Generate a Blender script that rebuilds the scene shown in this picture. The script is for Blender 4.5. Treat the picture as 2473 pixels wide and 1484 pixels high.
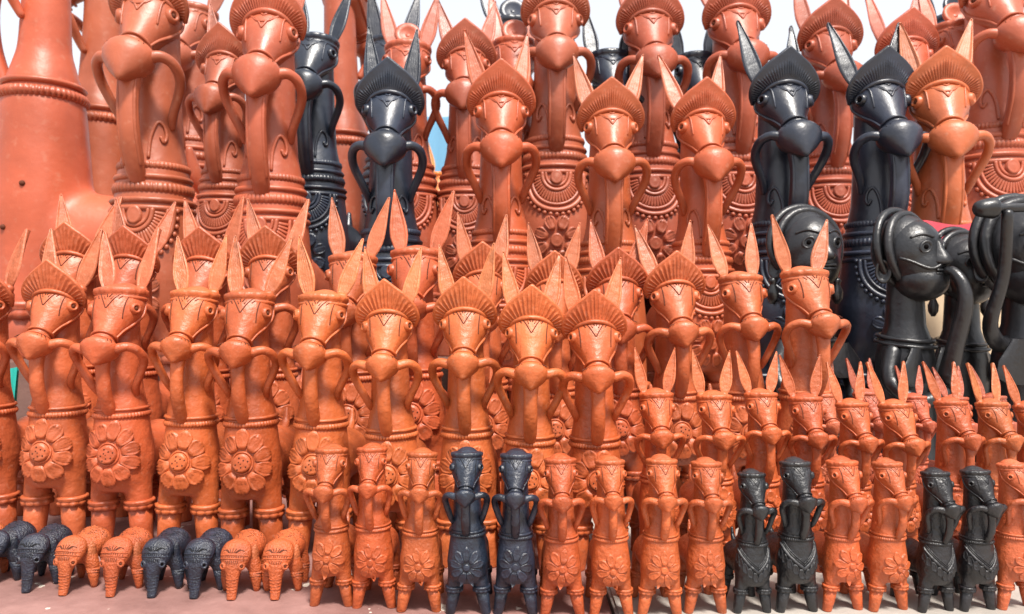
import bpy, bmesh, math, random
from mathutils import Vector, Matrix, Euler
from mathutils.bvhtree import BVHTree

R = math.radians
rng = random.Random(7)
scene = bpy.context.scene
COL = scene.collection
for o in list(bpy.data.objects):
    bpy.data.objects.remove(o)

# ------------------------------------------------------------------ camera, sky, sun, exposure
EYE = 0.38                      # camera height above the stall floor (m)
FPX = 1800.0                    # focal length in px of a 2473 px wide picture
cam_d = bpy.data.cameras.new('camera')
cam_d.sensor_width = 36.0
cam_d.lens = 36.0 * FPX / 2473.0
cam_d.clip_start = 0.02
cam_d.clip_end = 2000.0
cam_d.dof.use_dof = True
cam_d.dof.focus_distance = 1.05
cam_d.dof.aperture_fstop = 9.0
cam = bpy.data.objects.new('camera', cam_d)
COL.objects.link(cam)
cam.location = (0, 0, EYE)
cam.rotation_euler = (R(90), 0, 0)
scene.camera = cam

SUN_EL, SUN_AZ = 60.0, 158.0     # azimuth clockwise from +Y (the view direction)
world = bpy.data.worlds.new('World')
scene.world = world
world.use_nodes = True
wn = world.node_tree.nodes
wl = world.node_tree.links
sky = wn.new('ShaderNodeTexSky')
sky.sky_type = 'NISHITA'
sky.sun_disc = False
sky.sun_elevation = R(SUN_EL)
sky.sun_rotation = R(SUN_AZ)
sky.air_density = 1.0
sky.dust_density = 4.0
sky.ozone_density = 1.0
# thin even cloud over the whole sky: the photograph's sky is white
cloud = wn.new('ShaderNodeMix'); cloud.data_type = 'RGBA'
cloud.inputs[0].default_value = 0.5
cloud.inputs[7].default_value = (10.0, 9.85, 9.7, 1)
wl.new(sky.outputs[0], cloud.inputs[6])
wl.new(cloud.outputs[2], wn['Background'].inputs[0])
wn['Background'].inputs[1].default_value = 0.082

sun_d = bpy.data.lights.new('sun', 'SUN')
sun_d.energy = 3.2
sun_d.angle = R(9)
sun_d.color = (1.0, 0.95, 0.88)
sun = bpy.data.objects.new('sun', sun_d)
COL.objects.link(sun)
sd = Vector((math.sin(R(SUN_AZ)) * math.cos(R(SUN_EL)), math.cos(R(SUN_AZ)) * math.cos(R(SUN_EL)), math.sin(R(SUN_EL))))
sun.rotation_euler = sd.to_track_quat('Z', 'Y').to_euler()
sun.location = (0, 0, 5)

scene.view_settings.view_transform = 'Standard'
scene.view_settings.look = 'None'
scene.view_settings.exposure = 1.05
scene.view_settings.gamma = 1.0
scene.view_settings.use_curve_mapping = False
scene.render.engine = 'CYCLES'


# ------------------------------------------------------------------ materials
def new_mat(name):
    m = bpy.data.materials.new(name)
    m.use_nodes = True
    nt = m.node_tree
    return m, nt.nodes, nt.links, nt.nodes['Principled BSDF']


def clay_mat(name, rough, bump, mott_lo, mott_hi, spec=0.5):
    m, n, l, p = new_mat(name)
    oi = n.new('ShaderNodeObjectInfo')
    tc = n.new('ShaderNodeTexCoord')
    # mottled firing: broad patches and fine dust
    n1 = n.new('ShaderNodeTexNoise'); n1.inputs['Scale'].default_value = 5.0
    n1.inputs['Detail'].default_value = 6.0; n1.inputs['Roughness'].default_value = 0.6
    add = n.new('ShaderNodeVectorMath'); add.operation = 'ADD'
    comb = n.new('ShaderNodeCombineXYZ')
    mul = n.new('ShaderNodeMath'); mul.operation = 'MULTIPLY'; mul.inputs[1].default_value = 37.0
    l.new(oi.outputs['Random'], mul.inputs[0])
    l.new(mul.outputs[0], comb.inputs[0]); l.new(mul.outputs[0], comb.inputs[2])
    l.new(tc.outputs['Object'], add.inputs[0]); l.new(comb.outputs[0], add.inputs[1])
    l.new(add.outputs[0], n1.inputs['Vector'])
    mr = n.new('ShaderNodeMapRange')
    mr.inputs[1].default_value = 0.3; mr.inputs[2].default_value = 0.7
    mr.inputs[3].default_value = mott_lo; mr.inputs[4].default_value = mott_hi
    l.new(n1.outputs['Fac'], mr.inputs[0])
    mixc = n.new('ShaderNodeMix'); mixc.data_type = 'RGBA'; mixc.blend_type = 'MULTIPLY'
    mixc.inputs[0].default_value = 1.0
    l.new(oi.outputs['Color'], mixc.inputs[6]); l.new(mr.outputs[0], mixc.inputs[7])
    # soot clouds from the kiln
    n4 = n.new('ShaderNodeTexNoise'); n4.inputs['Scale'].default_value = 2.3; n4.inputs['Detail'].default_value = 5.0
    n4.inputs['Distortion'].default_value = 0.6
    l.new(add.outputs[0], n4.inputs['Vector'])
    mr4 = n.new('ShaderNodeMapRange')
    mr4.inputs[1].default_value = 0.56; mr4.inputs[2].default_value = 0.78
    mr4.inputs[3].default_value = 0.0; mr4.inputs[4].default_value = 0.45
    l.new(n4.outputs['Fac'], mr4.inputs[0])
    soot = n.new('ShaderNodeMix'); soot.data_type = 'RGBA'
    l.new(mr4.outputs[0], soot.inputs[0]); l.new(mixc.outputs[2], soot.inputs[6])
    soot.inputs[7].default_value = (0.18, 0.042, 0.018, 1) if 'black' not in name else (0.024, 0.018, 0.016, 1)
    # pale dust specks
    n2 = n.new('ShaderNodeTexNoise'); n2.inputs['Scale'].default_value = 60.0; n2.inputs['Detail'].default_value = 3.0
    l.new(add.outputs[0], n2.inputs['Vector'])
    mr2 = n.new('ShaderNodeMapRange')
    mr2.inputs[1].default_value = 0.58; mr2.inputs[2].default_value = 0.85
    mr2.inputs[3].default_value = 0.0; mr2.inputs[4].default_value = 0.35
    l.new(n2.outputs['Fac'], mr2.inputs[0])
    mix2 = n.new('ShaderNodeMix'); mix2.data_type = 'RGBA'
    l.new(mr2.outputs[0], mix2.inputs[0]); l.new(soot.outputs[2], mix2.inputs[6])
    mix2.inputs[7].default_value = (0.50, 0.27, 0.18, 1) if 'black' not in name else (0.026, 0.023, 0.022, 1)
    l.new(mix2.outputs[2], p.inputs['Base Color'])
    mr3 = n.new('ShaderNodeMapRange')
    mr3.inputs[3].default_value = rough - 0.16; mr3.inputs[4].default_value = rough + 0.20
    l.new(n1.outputs['Fac'], mr3.inputs[0]); l.new(mr3.outputs[0], p.inputs['Roughness'])
    p.inputs['Specular IOR Level'].default_value = spec
    # fine hand-smoothed relief
    n3 = n.new('ShaderNodeTexNoise'); n3.inputs['Scale'].default_value = 28.0; n3.inputs['Detail'].default_value = 8.0
    n3.inputs['Roughness'].default_value = 0.55
    l.new(add.outputs[0], n3.inputs['Vector'])
    b = n.new('ShaderNodeBump'); b.inputs['Strength'].default_value = bump; b.inputs['Distance'].default_value = 0.004
    l.new(n3.outputs['Fac'], b.inputs['Height']); l.new(b.outputs[0], p.inputs['Normal'])
    return m


M_CLAY = clay_mat('terracotta', 0.41, 0.65, 0.70, 1.14)
M_BLACK = clay_mat('black_fired_clay', 0.34, 0.55, 0.45, 1.7, 0.6)


def plain_mat(name, col, rough=0.8, spec=0.3):
    m, n, l, p = new_mat(name)
    nz = n.new('ShaderNodeTexNoise'); nz.inputs['Scale'].default_value = 40.0; nz.inputs['Detail'].default_value = 5.0
    mr = n.new('ShaderNodeMapRange'); mr.inputs[3].default_value = 0.8; mr.inputs[4].default_value = 1.15
    l.new(nz.outputs['Fac'], mr.inputs[0])
    mx = n.new('ShaderNodeMix'); mx.data_type = 'RGBA'; mx.blend_type = 'MULTIPLY'; mx.inputs[0].default_value = 1.0
    mx.inputs[6].default_value = (*col, 1)
    l.new(mr.outputs[0], mx.inputs[7]); l.new(mx.outputs[2], p.inputs['Base Color'])
    p.inputs['Roughness'].default_value = rough
    p.inputs['Specular IOR Level'].default_value = spec
    return m


M_INCISE = plain_mat('incised_clay', (0.10, 0.026, 0.012))
M_INCISE_B = plain_mat('incised_black_clay', (0.006, 0.006, 0.007))
M_EYEHOLE = plain_mat('clay_eye_hole', (0.10, 0.025, 0.010))
M_PUPIL = plain_mat('pupil_hole', (0.004, 0.003, 0.003), 0.9, 0.05)


def floor_mat(name, c1, c2, chips):
    m, n, l, p = new_mat(name)
    tc = n.new('ShaderNodeTexCoord')
    nz = n.new('ShaderNodeTexNoise'); nz.inputs['Scale'].default_value = 7.0; nz.inputs['Detail'].default_value = 9.0
    nz.inputs['Roughness'].default_value = 0.65
    l.new(tc.outputs['Object'], nz.inputs['Vector'])
    cr = n.new('ShaderNodeValToRGB')
    cr.color_ramp.elements[0].position = 0.32; cr.color_ramp.elements[0].color = (*c1, 1)
    cr.color_ramp.elements[1].position = 0.68; cr.color_ramp.elements[1].color = (*c2, 1)
    l.new(nz.outputs['Fac'], cr.inputs[0])
    n2 = n.new('ShaderNodeTexNoise'); n2.inputs['Scale'].default_value = 26.0; n2.inputs['Detail'].default_value = 4.0
    l.new(tc.outputs['Object'], n2.inputs['Vector'])
    gt = n.new('ShaderNodeMapRange'); gt.inputs[1].default_value = chips; gt.inputs[2].default_value = chips + 0.015
    l.new(n2.outputs['Fac'], gt.inputs[0])
    mx = n.new('ShaderNodeMix'); mx.data_type = 'RGBA'
    l.new(gt.outputs[0], mx.inputs[0]); l.new(cr.outputs[0], mx.inputs[6]); mx.inputs[7].default_value = (0.72, 0.66, 0.56, 1)
    l.new(mx.outputs[2], p.inputs['Base Color'])
    p.inputs['Roughness'].default_value = 0.6
    b = n.new('ShaderNodeBump'); b.inputs['Strength'].default_value = 0.4; b.inputs['Distance'].default_value = 0.003
    n3 = n.new('ShaderNodeTexNoise'); n3.inputs['Scale'].default_value = 90.0; n3.inputs['Detail'].default_value = 6.0
    l.new(tc.outputs['Object'], n3.inputs['Vector'])
    l.new(n3.outputs['Fac'], b.inputs['Height']); l.new(b.outputs[0], p.inputs['Normal'])
    return m


M_FLOOR = floor_mat('maroon_painted_floor', (0.15, 0.07, 0.06), (0.33, 0.18, 0.16), 0.665)
M_PALE = floor_mat('pale_cement', (0.30, 0.27, 0.24), (0.44, 0.40, 0.36), 0.74)
M_STEP = floor_mat('brown_step', (0.10, 0.055, 0.045), (0.17, 0.09, 0.07), 0.9)  # dark brown puts the deep shade of the gaps into the step's colour
M_EARTH = floor_mat('dusty_earth', (0.30, 0.22, 0.15), (0.42, 0.32, 0.22), 0.9)


def cloth_mat(name, col, thin=False):
    m, n, l, p = new_mat(name)
    wv = n.new('ShaderNodeTexNoise'); wv.inputs['Scale'].default_value = 300.0
    b = n.new('ShaderNodeBump'); b.inputs['Strength'].default_value = 0.2; b.inputs['Distance'].default_value = 0.001
    l.new(wv.outputs['Fac'], b.inputs['Height']); l.new(b.outputs[0], p.inputs['Normal'])
    p.inputs['Base Color'].default_value = (*col, 1)
    p.inputs['Roughness'].default_value = 0.8
    if thin:
        tr = n.new('ShaderNodeBsdfTranslucent'); tr.inputs[0].default_value = (*col, 1)
        mx = n.new('ShaderNodeMixShader'); mx.inputs[0].default_value = 0.6
        l.new(p.outputs[0], mx.inputs[1]); l.new(tr.outputs[0], mx.inputs[2]); l.new(mx.outputs[0], n['Material Output'].inputs[0])
    return m


M_TEAL = cloth_mat('teal_cloth', (0.01, 0.33, 0.28))
M_BLUE = cloth_mat('blue_tarpaulin', (0.36, 0.66, 0.85), True)
M_PINK = cloth_mat('pink_cloth', (0.62, 0.07, 0.10))
M_BEIGE = cloth_mat('beige_board', (0.60, 0.45, 0.30))


# ------------------------------------------------------------------ mesh helpers
def V(x, y, z):
    return Vector((x, y, z))


def catmull(pts, per=6):
    out = []
    n = len(pts)
    for i in range(n - 1):
        p0 = pts[max(i - 1, 0)]; p1 = pts[i]; p2 = pts[i + 1]; p3 = pts[min(i + 2, n - 1)]
        for k in range(per):
            t = k / per
            out.append(0.5 * ((2 * p1) + (p2 - p0) * t + (2 * p0 - 5 * p1 + 4 * p2 - p3) * t * t + (3 * p1 - p0 - 3 * p2 + p3) * t ** 3))
    out.append(pts[-1])
    return out


class MB:
    def __init__(self):
        self.v = []
        self.f = []

    def ring_loft(self, rings, cap0=True, cap1=True, closed=False):
        n = len(rings[0]); b = len(self.v)
        for r in rings:
            self.v.extend(r)
        m = len(rings)
        for i in range(m if closed else m - 1):
            i2 = (i + 1) % m
            for j in range(n):
                j2 = (j + 1) % n
                self.f.append((b + i * n + j, b + i * n + j2, b + i2 * n + j2, b + i2 * n + j))
        if not closed:
            for cap, i in ((cap0, 0), (cap1, m - 1)):
                if cap:
                    c = Vector((0, 0, 0))
                    for p in rings[i]:
                        c += p
                    c /= n
                    k = len(self.v); self.v.append(c)
                    for j in range(n):
                        j2 = (j + 1) % n
                        if i == 0:
                            self.f.append((k, b + j2, b + j))
                        else:
                            self.f.append((k, b + i * n + j, b + i * n + j2))
        return self

    def ellipses(self, secs, n=20, u=V(1, 0, 0), w=V(0, 1, 0), cap0=True, cap1=True):
        # secs: (centre, ru, rw)
        rings = []
        for c, ru, rw in secs:
            rings.append([c + u * (ru * math.cos(2 * math.pi * j / n)) + w * (rw * math.sin(2 * math.pi * j / n)) for j in range(n)])
        return self.ring_loft(rings, cap0, cap1)

    def tube(self, pts, rads, n=10, flat=1.0, up=V(0, 1, 0), per=6, round_ends=True):
        pts = [Vector(p) for p in pts]
        if not isinstance(rads, (list, tuple)):
            rads = [rads] * len(pts)
        cp = catmull(pts, per) if per > 1 else pts
        cr = [x[0] for x in catmull([Vector((r, 0, 0)) for r in rads], per)] if per > 1 else rads
        rings = []
        m = len(cp)
        for i, p in enumerate(cp):
            t = (cp[min(i + 1, m - 1)] - cp[max(i - 1, 0)]).normalized()
            s = t.cross(up)
            if s.length < 1e-4:
                s = t.cross(V(0.3, 0.2, 1))
            s.normalize()
            nn = s.cross(t).normalized()
            ring = lambda c, k: [c + s * (cr[i] * k * flat * math.cos(2 * math.pi * j / n)) + nn * (cr[i] * k * math.sin(2 * math.pi * j / n)) for j in range(n)]
            if round_ends and i == 0:
                rings.append(ring(p - t * cr[i] * 0.75, 0.45)); rings.append(ring(p - t * cr[i] * 0.45, 0.82))
            rings.append(ring(p, 1.0))
            if round_ends and i == m - 1:
                rings.append(ring(p + t * cr[i] * 0.45, 0.82)); rings.append(ring(p + t * cr[i] * 0.75, 0.45))
        return self.ring_loft(rings)

    def torus(self, c, axis, R1, R2, r, n=28, m=8, x=None):
        axis = axis.normalized()
        u = x.normalized() if x is not None else axis.orthogonal().normalized()
        w = axis.cross(u)
        rings = []
        for i in range(n):
            a = 2 * math.pi * i / n
            d = u * (R1 * math.cos(a)) + w * (R2 * math.sin(a))
            dn = d.normalized()
            rings.append([c + d + dn * (r * math.cos(2 * math.pi * j / m)) + axis * (r * math.sin(2 * math.pi * j / m)) for j in range(m)])
        return self.ring_loft(rings, closed=True)

    def ball(self, c, rx, ry, rz, n=16, m=10):
        rings = []
        for i in range(1, m):
            a = math.pi * i / m
            rings.append([c + V(rx * math.sin(a) * math.cos(2 * math.pi * j / n), ry * math.sin(a) * math.sin(2 * math.pi * j / n), -rz * math.cos(a)) for j in range(n)])
        return self.ring_loft(rings)

    def grid(self, rows):
        b = len(self.v); n = len(rows[0])
        for r in rows:
            self.v.extend(r)
        for i in range(len(rows) - 1):
            for j in range(n - 1):
                self.f.append((b + i * n + j, b + i * n + j + 1, b + (i + 1) * n + j + 1, b + (i + 1) * n + j))
        return self

    def mesh(self, name, smooth=True):
        me = bpy.data.meshes.new(name)
        me.from_pydata([tuple(p) for p in self.v], [], self.f)
        bm = bmesh.new(); bm.from_mesh(me)
        bmesh.ops.recalc_face_normals(bm, faces=bm.faces)
        bm.to_mesh(me); bm.free()
        if smooth:
            me.polygons.foreach_set('use_smooth', [True] * len(me.polygons))
        me.materials.append(None)
        return me


def remesh(mb, name, voxel, smooth=8):
    me = mb.mesh(name + '_raw')
    o = bpy.data.objects.new('remesh_tmp', me)
    COL.objects.link(o)
    md = o.modifiers.new('r', 'REMESH'); md.mode = 'VOXEL'; md.voxel_size = voxel
    ms = o.modifiers.new('s', 'SMOOTH'); ms.factor = 0.5; ms.iterations = smooth
    dg = bpy.context.evaluated_depsgraph_get()
    dg.update()
    out = bpy.data.meshes.new_from_object(o.evaluated_get(dg))
    out.name = name
    bpy.data.objects.remove(o)
    bpy.data.meshes.remove(me)
    out.polygons.foreach_set('use_smooth', [True] * len(out.polygons))
    out.materials.clear(); out.materials.append(None)
    return out


def bvh_of(me):
    return BVHTree.FromPolygons([v.co.copy() for v in me.vertices], [tuple(p.vertices) for p in me.polygons])


def lerp(a, b, t):
    return a + (b - a) * t


def interp(tab, z):
    if z <= tab[0][0]:
        return tab[0][1]
    for (z0, a), (z1, b) in zip(tab, tab[1:]):
        if z <= z1:
            return lerp(a, b, (z - z0) / (z1 - z0))
    return tab[-1][1]


# ------------------------------------------------------------------ kinds: lists of parts, instanced as object trees
class Part:
    def __init__(self, name, me, parent=None, mat='clay', loc=None, jitter=0.0, label=None):
        self.name, self.me, self.parent, self.mat, self.loc, self.jitter, self.label = name, me, parent, mat, loc, jitter, label


def front(bvh, x, z, default=0.0):
    h = bvh.ray_cast(V(x, -3, z), V(0, 1, 0))
    return h[0].y if h[0] is not None else default


def wrap(bvh, s, z, lift=0.0, rad=0.12):
    """point on the chest s metres round from its front line, lifted off the surface"""
    a = s / rad
    d = V(math.sin(a), -math.cos(a), 0)
    h = bvh.ray_cast(V(0, 0, z), d)
    r = h[3] if h[0] is not None else rad
    return V(0, 0, z) + d * (r + lift)


def body_band(bvh, z, y0, prof, teeth=0, n=64, cut=0.5, tilt=0.0):
    mb = MB(); rings = []
    for i in range(n):
        a = 2 * math.pi * i / n
        zz = z + tilt * math.sin(a)
        d = V(math.cos(a), math.sin(a), 0)
        h = bvh.ray_cast(V(0, y0, zz), d)
        r = h[3] if h[0] is not None else 0.1
        k = 1.0
        if teeth and (i * teeth // n) != ((i + 1) * teeth // n):
            k = cut
        rings.append([V(0, y0, zz) + d * (r + (dr * k if dr > 0 else dr)) + V(0, 0, dz) for dz, dr in prof])
    mb.ring_loft(rings, closed=True)
    return mb


def half_round(h, d):
    return [(-h, -0.004), (-h * 0.85, d * 0.55), (0, d), (h * 0.85, d * 0.55), (h, -0.004)]


def surf_tube(bvh, pts2, r, lift=0.3, n=6, per=5, flat=1.0, rad=None):
    cp = catmull([Vector((x, z, 0)) for x, z in pts2], per)
    if rad:
        pts = [wrap(bvh, p.x, p.y, r * lift, rad) for p in cp]
    else:
        pts = [V(p.x, front(bvh, p.x, p.y) - r * lift, p.y) for p in cp]
    return MB().tube(pts, r, n=n, per=1, flat=flat)


def petal(bvh, cx, cz, ang, r0, L, w, th, ribs, rad=0.12):
    d = (math.cos(ang), math.sin(ang)); q = (-d[1], d[0])
    rows = []
    nu, ns = 9, 11
    for i in range(nu):
        u = i / (nu - 1)
        ww = w * (0.16 + 0.84 * math.sin(math.pi * min(1, u ** 1.25) * 0.93 + 0.05) ** 0.75)
        if i == nu - 1:
            ww = w * 0.25
        row = []
        for j in range(ns):
            s = -1 + 2 * j / (ns - 1)
            uu = u - (0.10 * (s * s) if u > 0.6 else 0.0)
            x = cx + d[0] * (r0 + uu * L) + q[0] * s * ww
            z = cz + d[1] * (r0 + uu * L) + q[1] * s * ww
            edge = (abs(s) > 0.99) or i == 0 or i == nu - 1
            h = th * (0.75 + 0.25 * math.cos(s * math.pi * 0.6))
            if 0.75 < abs(s) < 0.95 or i == nu - 2:
                h *= 1.2
            if ribs and u > 0.35 and abs(s) < 0.75:
                h -= th * 0.42 * (1 if j % 2 else 0)
            elif not ribs and abs(s) < 0.5 and 0.2 < u < 0.85:
                h *= 0.6
            row.append(wrap(bvh, x, z, -0.006 if edge else h, rad))
        rows.append(row)
    return MB().grid(rows)


def dome(bvh, cx, cz, r, th, rad=0.12):
    rows = []
    for k in range(6):
        rr = r * (1 - k / 5.0) if k < 5 else 0.0005
        row = []
        for j in range(21):
            a = 2 * math.pi * j / 20
            x = cx + rr * math.cos(a); z = cz + rr * math.sin(a)
            h = -0.006 if k == 0 else th * (1.0 if k == 1 else 0.82 + 0.18 * (k / 5))
            row.append(wrap(bvh, x, z, h, rad))
        rows.append(row)
    return MB().grid(rows)


def leaf_ear(L, w, depth, veins=5):
    """leaf shaped ear standing on z, veined face towards -y"""
    rows_f = []; rows_b = []
    nt, ns = 13, 15
    for i in range(nt):
        t = i / (nt - 1)
        ww = w * (interp([(0, 0.45), (0.1, 0.78), (0.28, 1.0), (0.45, 0.9), (0.7, 0.56), (0.9, 0.24), (1, 0.10)], t))
        rf = []; rb = []
        for j in range(ns):
            s = -1 + 2 * j / (ns - 1)
            rim = abs(s) > 0.8
            y = -depth * (0.55 if rim else 0.18)
            if not rim and 0.06 < t < 0.9:
                y += depth * 0.42 * (1 if j % 2 else -0.45)
            if abs(s) > 0.99:
                y = 0.0
            yb = depth * 0.9 * (1 - s * s)
            back = 0.05 * L * (t ** 2)
            rf.append(V(s * ww, y + back, t * L)); rb.append(V(s * ww, yb + back, t * L))
        rows_f.append(rf); rows_b.append(rb)
    mb = MB().grid(rows_f)
    mb.grid([list(reversed(r)) for r in rows_b])
    # close tip
    mb.ball(V(0, 0.05 * L, L), w * 0.11, depth * 0.5, w * 0.14, 8, 6)
    return mb


def make_horse(name, hs=1.0, hx=1.05, zr=0.515, zf=0.367, za=0.195, zk=0.165, bw=0.113, nw=0.073, lx=0.067, lr=0.047,
               splay=0.014, taper=0.78, crest=False, ears=True, chest='flower', ml=0.92, topknot=False, strap_r=0.0215, rein_r=0.016,
               scrolls=False, blen=0.40, ear_len=0.245, flower_r=0.128, bow=0.010, big=False, mw=0.83, np=None, rot=0.0):
    P = []

    def H(x, y, z):
        return V(x * hs * hx, y * hs, 1 + (z - 1) * hs)
    # ---- body: chest, neck, barrel and thighs grown into one skin
    nt = [(za + 0.025, bw * 0.80), (za + 0.07, bw * 0.98), ((za + zr) / 2 - 0.02, bw * 1.02), (zr - 0.035, bw * 0.86), (zr + 0.02, lerp(bw, nw, 0.5)),
          (zr + 0.09, nw * 1.08), (0.80, nw * 0.95), (0.93, nw * 0.9), (1 - 0.03 * hs, nw * 0.72)]
    mb = MB()
    mb.ellipses([(V(0, 0.0 if z < zr else 0.012 * (z - zr) / (1 - zr), z), r, r * 0.97) for z, r in nt], 28)
    zb = za + 0.14
    mb.ellipses([(V(0, y, zb + dz), bw * k, 0.105 * k2) for y, dz, k, k2 in
                 ((-0.03, 0, 0.8, 0.8), (0.08, 0.0, 0.92, 1.0), (0.2, -0.005, 0.90, 0.98), (0.3, 0.005, 0.95, 1.03), (blen - 0.02, 0.005, 0.82, 0.85), (blen + 0.03, 0.005, 0.4, 0.42))],
                24, V(1, 0, 0), V(0, 0, 1))
    legx = lambda z: lx + splay * max(0.0, (zk + 0.03 - z) / (zk + 0.03))
    for yy in (-0.012, blen - 0.06):
        for s in (-1, 1):
            mb.ellipses([(V(s * lx * 0.9, yy * (0.5 if yy < 0 else 1), za + 0.13), lr * 1.05, lr * 1.25), (V(s * lx, yy, za), lr * 1.05, lr * 1.1), (V(s * legx(zk), yy, zk - 0.005), lr, lr)], 20)
    body = remesh(mb, name + '_body', 0.0115, 7)
    bv = bvh_of(body)
    P.append(Part('body', body))
    # ---- legs with knee bands
    for yy in (-0.012, blen - 0.06):
        for s in (-1, 1):
            x0, x1 = s * legx(zk + 0.01), s * legx(0)
            l = MB().ellipses([(V(x0, yy, zk + 0.01), lr * 0.97, lr * 0.97), (V(lerp(x0, x1, .5), yy, zk * 0.5), lr * (0.5 + taper / 2), lr * (0.5 + taper / 2)),
                               (V(x1, yy, 0.006), lr * taper, lr * taper), (V(x1, yy, 0.0), lr * (taper - 0.05), lr * (taper - 0.05))], 18)
            P.append(Part('leg', l.mesh(name + '_leg')))
            li = len(P) - 1
            rings = []
            nn = 40
            for i in range(nn):
                a = 2 * math.pi * i / nn
                d = V(math.cos(a), math.sin(a), 0)
                notch = 0.25 if i % 4 == 0 else 1.0
                c = V(x0, yy, zk)
                hh = 0.019
                rings.append([c + d * (lr * 0.9) + V(0, 0, -hh), c + d * (lr * 1.0 + 0.008 * notch) + V(0, 0, -hh * 0.9), c + d * (lr + 0.011 * notch) + V(0, 0, -hh * 0.2),
                              c + d * (lr + 0.003) + V(0, 0, hh * 0.1), c + d * (lr + 0.011) + V(0, 0, hh * 0.45), c + d * (lr + 0.009) + V(0, 0, hh * 0.85),
                              c + d * (lr + 0.001) + V(0, 0, hh * 1.0), c + d * (lr * 0.9) + V(0, 0, hh)])
            P.append(Part('knee_band', MB().ring_loft(rings, closed=True).mesh(name + '_knee'), li))
    # ---- tail
    P.append(Part('tail', MB().tube([V(0, blen - 0.01, zb + 0.06), V(0, blen + 0.04, zb + 0.10), V(0, blen + 0.06, zb + 0.16)], [0.022, 0.018, 0.008], 8).mesh(name + '_tail')))
    # ---- neck bands
    P.append(Part('neck_band', body_band(bv, zr + 0.012, 0.0, half_round(0.007, 0.007 if big else 0.010)).mesh(name + '_nb')))
    P.append(Part('neck_band', body_band(bv, zr - 0.012, 0.0, half_round(0.012, 0.007 if big else 0.011), teeth=52, cut=0.45, n=208).mesh(name + '_nb')))
    if big:
        P.append(Part('neck_band', body_band(bv, zr + 0.038, 0.0, half_round(0.009, 0.006), teeth=56, cut=0.4, n=224).mesh(name + '_nb')))
        P.append(Part('neck_band', body_band(bv, zr - 0.040, 0.0, half_round(0.007, 0.010)).mesh(name + '_nb')))
        P.append(Part('neck_band', body_band(bv, zr - 0.058, 0.0, half_round(0.007, 0.007)).mesh(name + '_nb')))
    # ---- head
    A = V(0, 0.02, 0.955); S = V(0, -0.125, 0.80)
    ax = (S - A); nrm = V(0, -0.155, 0.145).normalized()      # forward/up side of the skull
    secs = [(-0.25, 0.045, 0.035), (-0.12, 0.070, 0.058), (0.0, 0.080, 0.070), (0.14, 0.085, 0.078), (0.30, 0.086, 0.081), (0.46, 0.076, 0.071), (0.63, 0.058, 0.058), (0.8, 0.044, 0.046), (0.94, 0.036, 0.038), (1.08, 0.035, 0.036)]

    def skull(t, th, lift=0.0):
        ru = interp([(a, b) for a, b, c in secs], t) + lift; rw = interp([(a, c) for a, b, c in secs], t) + lift
        p = A + ax * t + V(1, 0, 0) * (ru * math.sin(th)) + nrm * (rw * math.cos(th))
        return H(p.x, p.y, p.z)
    rings = []
    for i in range(22):
        t = lerp(-0.25, 1.08, i / 21)
        rings.append([skull(t, 2 * math.pi * j / 28) for j in range(28)])
    P.append(Part('head', MB().ring_loft(rings).mesh(name + '_head')))
    hi = len(P) - 1
    # eyes: bulging collar with a dark hole
    for s in (-1, 1):
        c = skull(0.35, s * 1.22, -0.001)
        d = (V(s * 0.86, -0.50, 0.10)).normalized()
        e = 0.0185 * hs
        mb = MB()
        u = d.orthogonal().normalized(); w = d.cross(u)
        prof = [(-0.5, 1.35), (0.15, 1.2), (0.55, 1.0), (0.72, 0.78), (0.62, 0.56), (0.28, 0.44)]
        mb.ring_loft([[c + d * (a * e) + u * (b * e * math.cos(2 * math.pi * j / 16)) + w * (b * e * math.sin(2 * math.pi * j / 16)) for j in range(16)] for a, b in prof], True, False)
        P.append(Part('eye', mb.mesh(name + '_eye'), hi))
        mb = MB(); mb.ball(c + d * (0.18 * e), e * 0.46, e * 0.46, e * 0.46, 10, 8)
        P.append(Part('pupil', mb.mesh(name + '_pupil'), hi, 'pupil'))
    for s in (-1, 1):
        P.append(Part('jaw_ridge', MB().tube([skull(t, s * th, 0.001) for t, th in ((0.0, 1.75), (0.25, 1.9), (0.5, 1.85), (0.72, 1.7), (0.92, 1.6))], [0.004 * hs, 0.006 * hs, 0.006 * hs, 0.005 * hs, 0.004 * hs], 7).mesh(name + '_jaw'), hi))
    # halter rings above the muzzle
    for t, r in ((0.92, 0.0405), (1.02, 0.0395)):
        p = A + ax * t
        P.append(Part('halter_ring', MB().torus(H(p.x, p.y, p.z), ax, r * hs * hx, (r + 0.002) * hs, 0.0055 * hs, 28, 6, V(1, 0, 0)).mesh(name + '_halter'), hi))
    # incised forehead marks and cheek lines
    r = 0.0021 * hs
    mb = MB()

    def stroke(pts, rr=r):
        mb.tube([skull(t, th, 0.0002) for t, th in pts], rr, n=5, per=3, up=V(0.2, 1, 0.3))
    if big:
        for k in (0.0, 0.10):
            stroke([(0.22 + k * 0.3, -0.62 + k), (0.36 + k * .4, -0.25 + k * .3), (0.52 - k, 0.0)], r * 1.9); stroke([(0.52 - k, 0.0), (0.36 + k * .4, 0.25 - k * .3), (0.22 + k * .3, 0.62 - k)], r * 1.9)
        stroke([(0.22, -0.15), (0.31, 0), (0.22, 0.15), (0.19, 0), (0.22, -0.15)], r * 1.7)
        for s in (-1, 1):
            stroke([(0.18, s * 0.82), (0.30, s * 0.72), (0.48, s * 0.82), (0.60, s * 1.0)], r * 1.8)
    else:
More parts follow.
